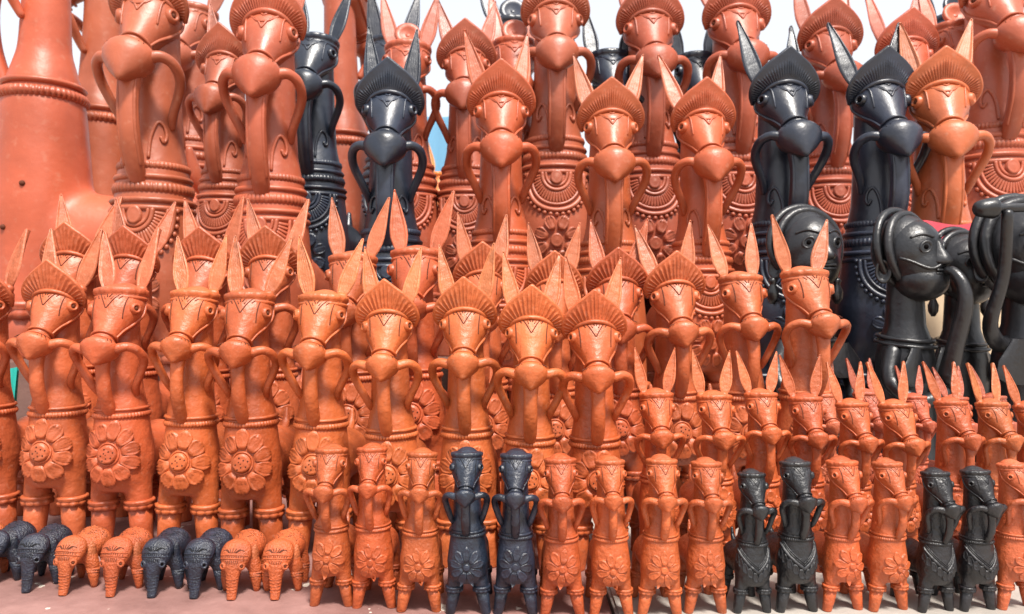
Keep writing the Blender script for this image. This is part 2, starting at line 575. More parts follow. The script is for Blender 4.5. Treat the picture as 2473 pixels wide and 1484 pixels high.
        for s in (-1, 1):
            stroke([(0.16, s * 0.50), (0.32, s * 0.26), (0.50, s * 0.02)])
            stroke([(0.16, s * 0.34), (0.34, s * 0.12)])
            stroke([(0.16, s * 0.17), (0.30, s * 0.04)])
            stroke([(0.18, s * 0.74), (0.34, s * 0.72), (0.50, s * 0.82), (0.60, s * 1.0)])
            stroke([(0.22, s * 0.55), (0.31, s * 0.42)])
    P.append(Part('forehead_mark', mb.mesh(name + '_mark'), hi, 'clay' if big else 'incise'))
    # ---- muzzle
    m0 = A + ax * 1.03
    md = V(0, -0.64, -0.77).normalized(); mn = V(0, -0.77, 0.64).normalized()
    prof = [(-0.004, 0.030, 0.028), (0.001, 0.046, 0.041), (0.007, 0.060, 0.052), (0.016, 0.070, 0.060), (0.027, 0.0725, 0.063), (0.039, 0.068, 0.059), (0.053, 0.056, 0.050),
            (0.068, 0.041, 0.038), (0.082, 0.025, 0.025), (0.093, 0.013, 0.013), (0.100, 0.005, 0.005)]
    rings = []
    for a, rx, rn in prof:
        rx *= mw
        c = m0 + md * (a * ml)
        rings.append([H(*(c + V(1, 0, 0) * (rx * math.sin(2 * math.pi * j / 24)) + mn * (rn * math.cos(2 * math.pi * j / 24)))) for j in range(24)])
    P.append(Part('muzzle', MB().ring_loft(rings).mesh(name + '_muzzle')))
    mi = len(P) - 1
    mb = MB()
    for k in range(-4, 5):
        if k == 0:
            continue
        th = k * 0.2
        pts = []
        for a, rx, rn in ((0.008, 0.054, 0.047), (0.014, 0.0625, 0.053), (0.022, 0.068, 0.058)):
            c = m0 + md * (a * ml)
            pts.append(H(*(c + V(1, 0, 0) * (rx * math.sin(th + 0.04 * k * a * 40)) + mn * (rn * math.cos(th)))))
        mb.tube(pts, 0.0016 * hs, n=5, per=2, up=V(1, 0.2, 0))
    P.append(Part('nostril_mark', mb.mesh(name + '_nmark'), mi, 'incise'))
    # ---- reins: clay handles from the muzzle round to the neck
    zn = 1 - 0.395 * hs
    for s in (-1, 1):
        xe = s * interp(nt, zn) * 0.86
        c = m0 + md * (0.026 * ml)
        mb = MB().tube([H(s * 0.056, c.y, c.z), H(s * 0.088, c.y + 0.012, c.z + 0.006), H(s * 0.112, c.y + 0.04, c.z - 0.012), H(s * 0.113, c.y + 0.075, c.z - 0.055),
                        V(s * (abs(xe) + 0.012 * hs), -0.05 * hs, zn + 0.035 * hs), V(xe, -0.025, zn)],
                       [rein_r * hs * k for k in (1.15, 1.0, 1.0, 0.98, 0.9, 0.75)], 10, up=V(0, 0.3, 1))
        P.append(Part('rein', mb.mesh(name + '_rein')))
    # ---- strap: from under the muzzle down to the neck band
    c = m0 + md * (0.058 * ml) + V(0, 0.026, 0)
    c = H(c.x, c.y, c.z)
    ye = front(bv, 0, zr + 0.01)
    pts = [c + V(0, 0.008 * hs, 0.0), V(0, c.y + 0.012 * hs - bow, lerp(c.z, zr, 0.28)), V(0, lerp(c.y, ye, 0.38) - bow, lerp(c.z, zr, 0.58)), V(0, lerp(c.y, ye, 0.8) - bow * .4, lerp(c.z, zr, 0.86)), V(0, ye + 0.004, zr + 0.004)]
    mb = MB().tube(pts, [strap_r * hs * k for k in (1.25, 1.0, 1.05, 1.0, 0.85)], 14, flat=1.45 if big else 1.15, up=V(0, 1, 0))
    P.append(Part('strap', mb.mesh(name + '_strap')))
    si = len(P) - 1
    if big:
        for s in (-1, 1):
            q = [p + V(s * strap_r * hs * 1.15, -strap_r * hs * 0.55, 0) for p in pts[:-1]]
            P.append(Part('strap_ridge', MB().tube(q, strap_r * hs * 0.28, 6).mesh(name + '_ridge'), si))
    # ---- headgear
    if crest:
        outer = [V(0, 0, 1.092), V(0.034, 0, 1.064), V(0.068, 0, 1.036), V(0.096, 0, 1.003), V(0.110, 0, 0.970), V(0.110, 0, 0.942), V(0.097, 0, 0.919)]
        oc = catmull(outer, 14)
        NC = len(oc) - 1
        cols = [V(-p.x, 0, p.z) for p in reversed(oc[1:])] + oc
        nv = 10
        fr = []; bk = []
        ncol = len(cols)
        for v in range(nv):
            f = v / (nv - 1)
            rf = []; rb = []
            for i, po in enumerate(cols):
                u = -1 + 2 * i / (ncol - 1)
                a = u * math.pi * 0.5
                pi_ = V(0.078 * math.sin(a), -0.006 - 0.060 * math.cos(a), 0.926 + 0.048 * math.cos(a))
                y_o = -0.020 - 0.062 * math.cos(a) + 0.012 * abs(u)
                q = V(lerp(pi_.x, po.x, f), lerp(pi_.y, y_o, f), lerp(pi_.z, po.z, f))
                rib = 0.0
                if 0.12 < f < 0.86:
                    rib = 0.0045 if (i % 4 in (0, 1) if big else i % 7 in (0, 1, 2)) else -0.0015
                    if big and f > 0.62 and abs(u) < 0.55:
                        rib = 0.0
                rf.append(H(q.x, q.y - 0.006 - rib, q.z)); rb.append(H(q.x, q.y + 0.010, q.z))
            fr.append(rf); bk.append(rb)
        mb = MB().grid(fr)
        mb.grid([list(reversed(r_)) for r_ in bk])
        mb.grid([fr[-1], bk[-1]]); mb.grid([[r_[0] for r_ in fr], [r_[0] for r_ in bk]]); mb.grid([[r_[-1] for r_ in fr], [r_[-1] for r_ in bk]])
        P.append(Part('crest', mb.mesh(name + '_crest')))
        ci = len(P) - 1
        rim = [lerp(a_, b_, 0.5) for a_, b_ in zip(fr[-1], bk[-1])][::3]
        P.append(Part('crest_rim', MB().tube(rim, 0.0075 * hs, 8, per=2).mesh(name + '_rim'), ci))
        trim = [p for p in fr[0]][::3]
        P.append(Part('crest_trim', MB().tube([p + V(0, -0.004 * hs, 0.004 * hs) for p in trim], 0.0085 * hs, 8, per=2).mesh(name + '_trim'), ci))
        # cap behind the crest
        P.append(Part('cap', MB().ellipses([(H(0, 0.02 + k, z), rx * hs * hx, ry * hs) for k, z, rx, ry in ((0, 0.93, 0.078, 0.075), (0, 0.965, 0.080, 0.076), (0.004, 0.99, 0.068, 0.062), (0.006, 1.0, 0.03, 0.03))], 24).mesh(name + '_cap')))
    else:
        rings = []
        nn = 72
        tl = R(-7)
        for i in range(nn):
            a = 2 * math.pi * i / nn
            d = V(math.cos(a), math.sin(a), 0)
            row = []
            notch = 0.4 if (i % 6 == 0) else 1.0
            for dz, rr in ((-0.028, 0.070), (-0.027, 0.083), (-0.020, 0.088), (-0.013, 0.088), (-0.009, 0.083), (-0.004, 0.084 + 0.005 * notch), (0.006, 0.084 + 0.008 * notch), (0.016, 0.084 + 0.007 * notch), (0.021, 0.080), (0.022, 0.066), (0.014, 0.055), (0.006, 0.05)):
                p = V(rr * d.x, rr * 0.95 * d.y, dz)
                p = V(p.x, p.y * math.cos(tl) - p.z * math.sin(tl), p.y * math.sin(tl) + p.z * math.cos(tl))
                row.append(H(p.x, p.y + 0.008, p.z + 0.972))
            rings.append(row)
        mb = MB().ring_loft(rings, closed=True)
        P.append(Part('headband', mb.mesh(name + '_hband')))
        top = [r_[-1] for r_ in rings]
        mb = MB().ring_loft([[p for p in top[::3]], [lerp(p, H(0, 0.008, 0.976), 0.6) for p in top[::3]]], True, True)
        P.append(Part('crown', mb.mesh(name + '_crown')))
    # ---- ears
    if ears:
        em = leaf_ear(ear_len * hs, 0.0345 * hs, 0.017 * hs).mesh(name + '_ear')
        sock = MB().ellipses([(V(0, 0, -0.03 * hs), 0.022 * hs, 0.02 * hs), (V(0, 0, 0.0), 0.024 * hs, 0.02 * hs), (V(0, 0, 0.012 * hs), 0.019 * hs, 0.013 * hs)], 12).mesh(name + '_sock')
        for s in (-1, 1):
            P.append(Part('ear', em, None, 'clay', (H(s * 0.060, 0.034, 0.992), (R(-12), R(s * 10), R(-s * 8))), 1.0))
            P.append(Part('ear_socket', sock, len(P) - 1))
    if topknot:
        c = H(0, 0.0, 1.03)
        d = V(0, -0.95, 0.3).normalized()
        mb = MB().tube([H(0, 0.02, 0.98), H(0, 0.01, 1.02), c], 0.02 * hs, 10)
        P.append(Part('topknot', mb.mesh(name + '_knot')))
        ki = len(P) - 1
        mb = MB(); u = V(1, 0, 0); w = d.cross(u)
        mb.ring_loft([[c + d * (a * hs) + u * (b * hs * math.cos(2 * math.pi * j / 24)) + w * (b * hs * math.sin(2 * math.pi * j / 24)) for j in range(24)] for a, b in ((0.0, 0.02), (0.012, 0.05), (0.022, 0.053), (0.028, 0.046), (0.022, 0.03), (0.014, 0.012))])
        P.append(Part('topknot_disc', mb.mesh(name + '_disc'), ki))
    # ---- chest ornament
    if chest in ('flower', 'daisy'):
        base = dome(bv, 0, zf, flower_r * (0.30 if chest == 'flower' else 0.17), 0.018 if chest == 'flower' else 0.014, bw)
        P.append(Part('flower', base.mesh(name + '_fc')))
        fi = len(P) - 1
        if chest == 'flower':
            mb = MB()
            for k in range(9):
                a = k * 2.4; q = 0.0105 * math.sqrt(k) * 0.85
                x, z = q * math.cos(a), zf + q * math.sin(a)
                mb.ball(wrap(bv, x, z, 0.0165, bw), 0.0034, 0.003, 0.0034, 6, 5)
            P.append(Part('flower_dots', mb.mesh(name + '_fd'), fi, 'incise'))
            P.append(Part('flower_ring', surf_tube(bv, [(flower_r * 0.31 * math.cos(a), zf + flower_r * 0.31 * math.sin(a)) for a in [2 * math.pi * i / 16 for i in range(17)]], 0.0045, 0.6, rad=bw).mesh(name + '_fr'), fi))
            n = np or 10
            for k in range(n):
                a = 2 * math.pi * (k + 0.5) / n + rot
                P.append(Part('petal', petal(bv, 0, zf, a, flower_r * 0.34, flower_r * 0.66 * (0.95 + 0.1 * ((k * 7) % 3) / 2), flower_r * 2.75 / n, 0.013, True, bw).mesh(name + '_petal'), fi))
        else:
            n = np or 9
            for k in range(n):
                a = math.pi / 2 + 2 * math.pi * k / n + rot
                P.append(Part('petal', petal(bv, 0, zf, a, flower_r * 0.19, flower_r * 0.8, flower_r * 2.0 / n, 0.011, False, bw).mesh(name + '_petal'), fi))
    elif chest == 'bib':
        c0 = zr - 0.062
        P.append(Part('breast_medallion', dome(bv, 0, c0 - 0.012, 0.024, 0.010).mesh(name + '_med')))
        fi = len(P) - 1
        for k, (rr, tr) in enumerate(((0.034, 0.0045), (0.045, 0.006), (0.083, 0.005), (0.098, 0.007))):
            pts = [(rr * math.cos(a) * 0.98, c0 + rr * 1.05 * math.sin(a)) for a in [math.pi + math.pi * i / 18 for i in range(19)]]
            P.append(Part('medallion_ring', surf_tube(bv, pts, tr, 0.45, per=2, rad=bw).mesh(name + '_mring'), fi))
        mb = MB()
        for i in range(1, 26):
            a = math.pi + math.pi * i / 26
            pts = [(q * math.cos(a) * 0.98, c0 + q * 1.05 * math.sin(a)) for q in (0.052, 0.064, 0.077)]
            t_ = surf_tube(bv, pts, 0.0042, 0.35, n=5, per=2, rad=bw)
            b_ = len(mb.v); mb.v += t_.v; mb.f += [tuple(i_ + b_ for i_ in f_) for f_ in t_.f]
        P.append(Part('medallion_rays', mb.mesh(name + '_mrays'), fi))
        mb = MB()
        for i in range(0, 21):
            a = math.pi + math.pi * i / 20
            x, z = 0.109 * math.cos(a) * 0.98, c0 + 0.109 * 1.05 * math.sin(a)
            mb.ball(wrap(bv, x, z, 0.003, bw), 0.0065, 0.006, 0.0065, 8, 6)
        P.append(Part('medallion_beads', mb.mesh(name + '_mbeads'), fi))
        # large flower below the bib
        zf2 = c0 - 0.185
        P.append(Part('flower', dome(bv, 0, zf2, 0.022, 0.014).mesh(name + '_fc')))
        fi = len(P) - 1
        for k in range(8):
            P.append(Part('petal', petal(bv, 0, zf2, 2 * math.pi * (k + .5) / 8, 0.026, 0.05, 0.020, 0.011, True).mesh(name + '_petal'), fi))
    elif chest == 'hole':
        for zz, aa in ((zr - 0.21, 1.6), (zr - 0.30, 1.2)):
            d = V(math.sin(aa), -math.cos(aa), 0)
            h = bv.ray_cast(V(0, 0, zz), d)
            P.append(Part('firing_hole', MB().ball(h[0], 0.006, 0.006, 0.006, 12, 8).mesh(name + '_hole'), None, 'pupil'))
    elif chest == 'harness':
        zt = zr - 0.05; zv = zf - 0.0
        xs = bw * 1.35
        P.append(Part('harness', surf_tube(bv, [(-xs, zt), (-xs * .5, lerp(zt, zv, .52)), (0.0, zv)], 0.0095, 0.5, flat=1.3, rad=bw).mesh(name + '_har')))
        fi = len(P) - 1
        P.append(Part('harness_strap', surf_tube(bv, [(xs, zt), (xs * .5, lerp(zt, zv, .52)), (0.0, zv)], 0.0095, 0.5, flat=1.3, rad=bw).mesh(name + '_har'), fi))
        for off in (0.021, 0.036):
            for s in (-1, 1):
                P.append(Part('harness_cord', surf_tube(bv, [(s * xs, zt + off), (s * xs * .5, lerp(zt, zv, .52) + off), (0.0, zv + off)], 0.0045, 0.6, rad=bw).mesh(name + '_harc'), fi))
        for s in (-1, 1):
            for k in range(5):
                f = 0.04 + k * 0.205
                x, z = s * xs * (1 - f), lerp(zt, zv, f * 1.02) - 0.008
                P.append(Part('fringe_leaf', petal(bv, x, z, -math.pi / 2 - s * 0.12, 0.004, 0.085, 0.022, 0.016, False, bw).mesh(name + '_fr'), fi))
    # ---- scrolls curling up the neck of the big horses
    if scrolls:
        for s in (-1, 1):
            z0 = zr + 0.055
            pts = [(s * x, z0 + z) for x, z in ((0.02, 0.0), (0.024, 0.045), (0.04, 0.078), (0.056, 0.072), (0.062, 0.05), (0.055, 0.035), (0.048, 0.045))]
            P.append(Part('scroll', surf_tube(bv, pts, 0.0045, 0.4, rad=nw * 1.1).mesh(name + '_scroll')))
    return P


MATS = {'orange': {'clay': M_CLAY, 'incise': M_INCISE, 'pupil': M_EYEHOLE},
        'black': {'clay': M_BLACK, 'incise': M_INCISE_B, 'pupil': M_PUPIL}}
TONES = {'o_sunlit': (0.70, 0.21, 0.04), 'o1': (0.465, 0.098, 0.027), 'o2': (0.460, 0.101, 0.034), 'o3': (0.420, 0.094, 0.041), 'o4': (0.370, 0.080, 0.037),  # first, brightest orange has direct sunlight painted into the clay colour
         'bk': (0.013, 0.018, 0.032), 'bk2': (0.008, 0.008, 0.010)}


def place(parts, name, label, cat, group, loc, yaw, scl, tone, earj=6.0):
    pal = MATS['black' if tone.startswith('bk') else 'orange']
    base = TONES[tone]
    j = rng.uniform(0.86, 1.10); j2 = rng.uniform(0.88, 1.14)
    colr = (base[0] * j, base[1] * j * j2, base[2] * j * j2, 1)
    ear_col = colr if tone.startswith('bk') else (min(colr[0] * 1.15, 0.8), colr[1] * 1.55, colr[2] * 2.1, 1)
    root = bpy.data.objects.new(name, None)
    root.empty_display_size = 0.03
    COL.objects.link(root)
    root.location = loc
    root.rotation_euler = (0, 0, R(yaw))
    root.scale = scl
    root['label'] = label; root['category'] = cat
    if group:
        root['group'] = group
    objs = []
    for p in parts:
        o = bpy.data.objects.new(p.name, p.me)
        COL.objects.link(o)
        o.parent = root if p.parent is None else objs[p.parent]
        if p.loc:
            o.location = p.loc[0]
            e = p.loc[1]
            o.rotation_euler = (e[0] + R(rng.uniform(-earj, earj)), e[1] + R(rng.uniform(-earj, earj)), e[2] + R(rng.uniform(-12, 12)))
        o.color = ear_col if p.name == 'ear' else colr
        o.material_slots[0].link = 'OBJECT'
        o.material_slots[0].material = pal[p.mat]
        objs.append(o)
    return root


# ------------------------------------------------------------------ the setting: floor, step, earth
def box_mesh(name, x0, x1, y0, y1, z0, z1, bev=0.004):
    bm = bmesh.new()
    bmesh.ops.create_cube(bm, size=1.0)
    for v in bm.verts:
        v.co = V(lerp(x0, x1, v.co.x + .5), lerp(y0, y1, v.co.y + .5), lerp(z0, z1, v.co.z + .5))
    if bev:
        bmesh.ops.bevel(bm, geom=list(bm.edges), offset=bev, segments=2, affect='EDGES')
    me = bpy.data.meshes.new(name); bm.to_mesh(me); bm.free()
    return me


def structure(name, me, mat):
    o = bpy.data.objects.new(name, me); COL.objects.link(o)
    me.materials.clear(); me.materials.append(mat)
    o['kind'] = 'structure'
    return o


g = MB().grid([[V(-600, -600, -0.42), V(600, -600, -0.42)], [V(-600, 600, -0.42), V(600, 600, -0.42)]])
structure('ground', g.mesh('ground', False), M_EARTH)
XSPLIT = 0.125
structure('stall_floor', box_mesh('stall_floor', -3.0, XSPLIT, 0.55, 4.6, -0.41, 0.0), M_FLOOR)
structure('cement_floor', box_mesh('cement_floor', XSPLIT + 0.004, 3.0, 0.55, 4.6, -0.41, 0.0), M_PALE)
STEP = 0.20
structure('display_step', box_mesh('display_step', -2.9, 2.9, 2.42, 4.5, 0.003, STEP), M_STEP)

# ------------------------------------------------------------------ horse kinds
K = {}
SM = dict(hs=1.10, hx=1.0, zr=0.510, zf=0.320, za=0.182, zk=0.158, bw=0.125, nw=0.084, lx=0.080, lr=0.046, splay=0.030, taper=0.66,
          ears=False, ml=0.85, blen=0.36, rein_r=0.018)
K['small'] = make_horse('small', chest='daisy', flower_r=0.126, **SM)
K['small2'] = make_horse('small2', chest='daisy', flower_r=0.120, np=8, rot=0.2, **{**SM, 'zf': 0.312, 'hs': 1.06, 'nw': 0.088, 'bow': 0.016})
K['small3'] = make_horse('small3', chest='daisy', flower_r=0.130, np=8, rot=-0.15, **{**SM, 'zf': 0.325, 'hs': 1.13, 'nw': 0.082, 'zr': 0.50, 'bw': 0.121})
K['small_h'] = make_horse('small_h', chest='harness', **SM)
K['mid'] = make_horse('mid')
K['mid2'] = make_horse('mid2', np=9, rot=0.3, zf=0.358, hs=0.97, bw=0.110, nw=0.076, zr=0.505, bow=0.018, flower_r=0.122)
K['mid3'] = make_horse('mid3', np=11, rot=-0.1, zf=0.372, hs=1.04, bw=0.115, nw=0.071, zr=0.522, bow=0.004, flower_r=0.131, mw=0.88)
K['mid_c'] = make_horse('mid_c', crest=True)
K['mid_c2'] = make_horse('mid_c2', crest=True, np=9, rot=0.2, hs=1.04, bw=0.111, nw=0.075, zr=0.508, bow=0.016)
VAR = {'small': ('small', 'small2', 'small3'), 'mid': ('mid', 'mid2', 'mid3'), 'mid_c': ('mid_c', 'mid_c2')}
BIG = dict(hs=0.78, zr=0.565, za=0.21, zk=0.185, bw=0.105, nw=0.063, lx=0.060, lr=0.045, chest='bib', ml=1.3, strap_r=0.021, rein_r=0.0155, scrolls=True, bow=0.012, ear_len=0.27, big=True, mw=1.0)
K['big_c'] = make_horse('big_c', crest=True, **BIG)
K['big'] = make_horse('big', **BIG)
K['giant'] = make_horse('giant', hs=0.7, zr=0.57, za=0.11, zk=0.10, bw=0.100, nw=0.050, lx=0.058, lr=0.045, chest='hole', ml=1.2, blen=0.42)
K['giant_t'] = make_horse('giant_t', hs=0.7, zr=0.55, za=0.14, zk=0.12, bw=0.095, nw=0.048, lx=0.052, lr=0.042, chest=None, ml=1.2, blen=0.42)
K['big_k'] = make_horse('big_k', topknot=True, **BIG)


VCOUNT = [0]


def horse(kind, px, ytop, D, label, group, tone='o1', yaw=0.0, base=0.0, name='clay_horse', sx=1.0, earj=6.0):
    """stand a horse at distance D along the view, px off to the side, as tall as it shows"""
    Hh = EYE - base + (742.0 - ytop) * D / FPX
    x = (px - 1236.5) * D / FPX
    k = rng.uniform(0.98, 1.02) * sx
    if kind in VAR:
        VCOUNT[0] += 1
        kind = VAR[kind][(VCOUNT[0] * 7 // 3) % len(VAR[kind])]
    r = place(K[kind], name, label, 'clay horse', group, (x, D, base), yaw + max(0.0, px - 1560) * 0.013 * (1 if D < 1.6 else 0) + rng.uniform(-2.5, 2.5), (Hh * k, Hh * k * rng.uniform(0.97, 1.03), Hh), tone, earj)
    if D < 1.6:
        r.rotation_euler[1] = R(rng.uniform(-1.3, 1.3))
    return r


# ---- front row: small horses without ears
FRONT = 'small earless horses of the front row'
ordn = ['first', 'second', 'third', 'fourth', 'fifth', 'sixth', 'seventh', 'eighth', 'ninth', 'tenth']
fr = [
    (802, 1080, 0.952, 'small', 'o1', 'small earless orange horse with daisy chest, next to the row of elephants'),
    (905, 1078, 0.946, 'small', 'o1', 'second small earless orange horse from the elephants in the front row'),
    (1012, 1090, 0.934, 'small', 'o1', 'small earless orange daisy horse just left of two black daisy horses'),
    (1131, 1089, 0.928, 'small', 'bk', 'small black horse with daisy chest, left one of the pair in the middle front'),
    (1245, 1093, 0.926, 'small', 'bk', 'small black horse with daisy chest, right one of the pair in the middle front'),
    (1358, 1104, 0.922, 'small', 'o1', 'small earless orange horse just right of the black daisy pair'),
    (1476, 1108, 0.922, 'small', 'o1', 'second small orange front horse to the right of the black daisy pair'),
    (1592, 1106, 0.922, 'small', 'o1', 'third small orange front horse to the right of the black daisy pair'),
    (1702, 1113, 0.930, 'small', 'o1', 'small orange front horse just left of the two black horses with leaf-fringed harness'),
    (1815, 1140, 0.930, 'small_h', 'bk2', 'shorter black horse with leaf-fringed harness beside a taller black one in the front row'),
    (1922, 1112, 0.934, 'small_h', 'bk2', 'taller small black horse with leaf-fringed harness left of two orange daisy horses'),
    (2032, 1110, 0.938, 'small', 'o1', 'small orange daisy horse just right of the taller harnessed black horse'),
    (2142, 1114, 0.938, 'small', 'o1', 'small orange daisy horse just left of the last two black harnessed horses'),
    (2257, 1137, 0.934, 'small_h', 'bk2', 'left one of the last two black harnessed horses in the front row'),
    (2358, 1133, 0.938, 'small_h', 'bk2', 'rightmost small black horse with leaf-fringed harness in the front row'),
    (2448, 1117, 0.945, 'small', 'o2', 'small orange horse cut off by the right edge in the front row'),
]
for px, yt, D, kd, tn, lb in fr:
    horse(kd, px, yt, D, lb, FRONT, tn)

# ---- left group: mid-size horses behind the elephants
LG = 'mid-size orange horses behind the elephants'
lf = [
    (-30, 690, 1.225, 'mid_c', 'orange crested horse mostly cut off by the left edge'),
    (136, 690, 1.215, 'mid_c', 'orange crested horse with ridged flower chest, at the far left behind the black elephants'),
    (300, 694, 1.190, 'mid', 'orange horse with tall ears and flower chest behind the first pair of orange elephants'),
    (456, 701, 1.170, 'mid', 'orange tall-eared horse with flower chest behind the second pair of black elephants'),
    (612, 706, 1.150, 'mid', 'orange tall-eared horse with flower chest behind the rightmost orange elephants'),
    (772, 710, 1.140, 'mid', 'orange tall-eared horse behind the first small earless orange horse'),
]
for px, yt, D, kd, lb in lf:
    horse(kd, px, yt, D, lb, LG, 'o1' if px > 300 else 'o2')
MG = 'mid-size crested horses in the middle'
md_ = [
    (952, 737, 1.10, 'orange crested horse with long chest strap behind the second and third small horses'),
    (1132, 732, 1.10, 'orange crested horse directly behind the left black daisy horse'),
    (1276, 752, 1.085, 'orange crested horse right behind the right black daisy horse, its crest lowest in the middle'),
    (1441, 762, 1.085, 'rightmost and lowest of the four crested orange horses behind the black daisy pair'),
]
for px, yt, D, lb in md_:
    horse('mid_c', px, yt, D, lb, MG, 'o1', earj=4)
# ---- right group: smaller eared horses behind the front row
RG = 'smaller eared orange horses at the right behind the front row'
rt = [
    (1594, 946, 1.075, 'first small eared orange horse right of the crested four, behind the front row'),
    (1724, 951, 1.075, 'second small eared orange horse right of the crested four, behind the front row'),
    (1838, 946, 1.075, 'small eared orange horse right behind the shorter harnessed black horse'),
    (1946, 956, 1.075, 'small eared orange horse right behind the taller harnessed black horse'),
    (2060, 970, 1.075, 'small eared orange horse behind the two orange daisy horses at right'),
    (2168, 972, 1.080, 'small eared orange horse above the rightmost orange daisy horse in the second row'),
    (2292, 966, 1.080, 'second-last eared orange horse in the second row at right'),
    (2392, 969, 1.085, 'last whole eared orange horse in the second row at the right edge'),
    (2492, 975, 1.090, 'eared orange horse cut by the right edge, only an ear and cheek in view'),
]
for px, yt, D, lb in rt:
    horse('mid', px, yt, D, lb, RG, 'o1', earj=4)
rr = [
    (1992, 950, 1.30, 'half-hidden eared orange horse behind the second row, left of the black statues'),
    (2095, 945, 1.30, 'half-hidden eared orange horse in front of the bearded horn blower'),
    (2205, 955, 1.30, 'half-hidden eared orange horse below the curved horn of the bearded statue'),
    (2312, 958, 1.30, 'half-hidden eared orange horse below the small capped statue'),
    (2405, 955, 1.30, 'half-hidden eared orange horse below the rightmost statue'),
]
for px, yt, D, lb in rr:
    horse('mid', px, yt, D, lb, 'half-hidden eared horses at right', 'o3', earj=4)
# ---- second tier: behind the left and middle groups
NG = 'second tier orange horses'
nn_ = [
    (182, 600, 1.50, 'mid_c', 'second tier crested orange horse behind the far left crested one'),
    (318, 608, 1.50, 'mid_c', 'second tier crested orange horse below the leftmost big orange horse'),
    (490, 612, 1.50, 'mid_c', 'second tier crested orange horse between the two leftmost big orange horses'),
    (660, 610, 1.50, 'mid_c', 'second tier crested orange horse below the second big orange horse'),
    (856, 615, 1.43, 'mid', 'second tier uncrested orange horse left of the big black crested one'),
    (1004, 602, 1.43, 'mid', 'second tier uncrested orange horse below the big black crested one'),
    (1170, 645, 1.40, 'mid_c', 'second tier crested orange horse below the first big orange crested one, mostly hidden'),
    (1335, 665, 1.38, 'mid_c', 'second tier crested orange horse between the third and fourth front crested ones'),
    (1492, 660, 1.38, 'mid_c', 'second tier crested orange horse behind the rightmost of the crested four'),
    (1636, 668, 1.36, 'mid_c', 'rightmost crested orange horse of the second tier, its long strap in full view'),
    (1797, 664, 1.36, 'mid', 'second tier tall-eared orange horse left of the round-faced statue'),
    (1943, 652, 1.33, 'mid', 'tall-eared orange horse standing right in front of the round-faced black statue'),
]
for px, yt, D, kd, lb in nn_:
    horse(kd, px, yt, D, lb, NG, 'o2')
# ---- third tier: big horses
GG = 'big horses of the third tier'
gg = [
    (372, -12, 2.20, 'big_c', 'o3', 'leftmost big orange horse, its crown above the picture, bulging muzzle in view'),
    (655, 30, 2.15, 'big_c', 'o3', 'second big orange horse from the left with wide crest cut by the top edge'),
    (548, 128, 2.55, 'big_c', 'o4', 'smaller orange crested horse squeezed between the two leftmost big orange horses'),
    (760, 92, 2.50, 'big', 'bk', 'black horse half hidden behind the second big orange horse, one upright ear'),
    (944, 222, 2.00, 'big_c', 'bk', 'big black crested horse left of the big orange crested ones'),
    (1210, 225, 2.00, 'big_c', 'o2', 'big orange crested horse directly right of the big black crested one'),
    (1472, 265, 1.98, 'big_c', 'o2', 'left one of two lower big orange crested horses in the middle'),
    (1692, 265, 1.98, 'big_c', 'o2', 'right one of two lower big orange crested horses in the middle'),
    (1885, 198, 2.05, 'big_c', 'bk', 'big black crested horse above the round-faced statue'),
    (2118, 197, 2.05, 'big_c', 'bk', 'big black crested horse above the bearded horn blower'),
    (2268, 197, 2.02, 'big_c', 'o2', 'big orange crested horse between a black crested one and the right edge'),
]
for px, yt, D, kd, tn, lb in gg:
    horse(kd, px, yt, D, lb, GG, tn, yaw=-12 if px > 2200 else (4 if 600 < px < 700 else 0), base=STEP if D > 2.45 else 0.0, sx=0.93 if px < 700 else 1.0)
# ---- fourth tier on the step
KG = 'horses standing on the rear step'
kk = [
    (985, 108, 2.75, 'big_k', 'o3', 'orange horse with round topknot disc behind the big black crested horse'),
    (945, 95, 3.25, 'big', 'bk', 'black horse at the back, only its dark ears beside the topknot disc'),
    (1128, 118, 2.75, 'big_c', 'o4', 'orange crested horse at the back left of a topknot horse'),
    (1242, 100, 2.90, 'big_k', 'o3', 'orange topknot horse at the back behind the ears of the first big orange crested one'),
    (1340, 8, 2.75, 'big_c', 'o4', 'tall orange horse at the back with bulging muzzle right of the middle topknot horse'),
    (1472, 130, 2.80, 'big', 'bk', 'black horse at the back between two ears of the left lower crested horse'),
    (1566, 30, 2.75, 'big_c', 'o4', 'tall orange horse at the back between the two lower big crested ones'),
    (1680, 135, 2.85, 'big', 'bk', 'black horse at the back between the ears of the right lower crested horse'),
    (1772, 18, 2.75, 'big_c', 'o4', 'tall orange horse at the back just left of the big black crested pair'),
    (1996, 72, 2.75, 'big_c', 'o4', 'tall orange horse at the back between the two big black crested ones'),
    (2180, 95, 2.80, 'big_c', 'o4', 'orange crested horse at the back above the second black crested one'),
    (2303, 62, 2.95, 'big_k', 'o3', 'orange topknot horse at the back near the right edge'),
    (2392, -40, 2.75, 'big_c', 'o4', 'tall orange horse at the back at the right edge'),
    (462, 20, 3.20, 'big', 'o4', 'dark orange horse at the back in the gap right of the leftmost big horse'),
    (1064, 420, 3.80, 'mid', 'o_sunlit', 'orange horse painted sunlit-bright at the very back in front of the blue tarpaulin'),
    (1238, 52, 3.40, 'big_k', 'bk', 'black topknot horse at the back, its grey knob above the middle orange disc'),
    (2303, 42, 3.40, 'big_k', 'bk', 'black topknot horse at the back, its grey knob above the right orange disc'),
    (2500, 120, 2.80, 'big', 'bk', 'black horse at the back cut by the right edge'),
]
for px, yt, D, kd, tn, lb in kk:
    horse(kd, px, yt, D, lb, KG, tn, base=STEP)
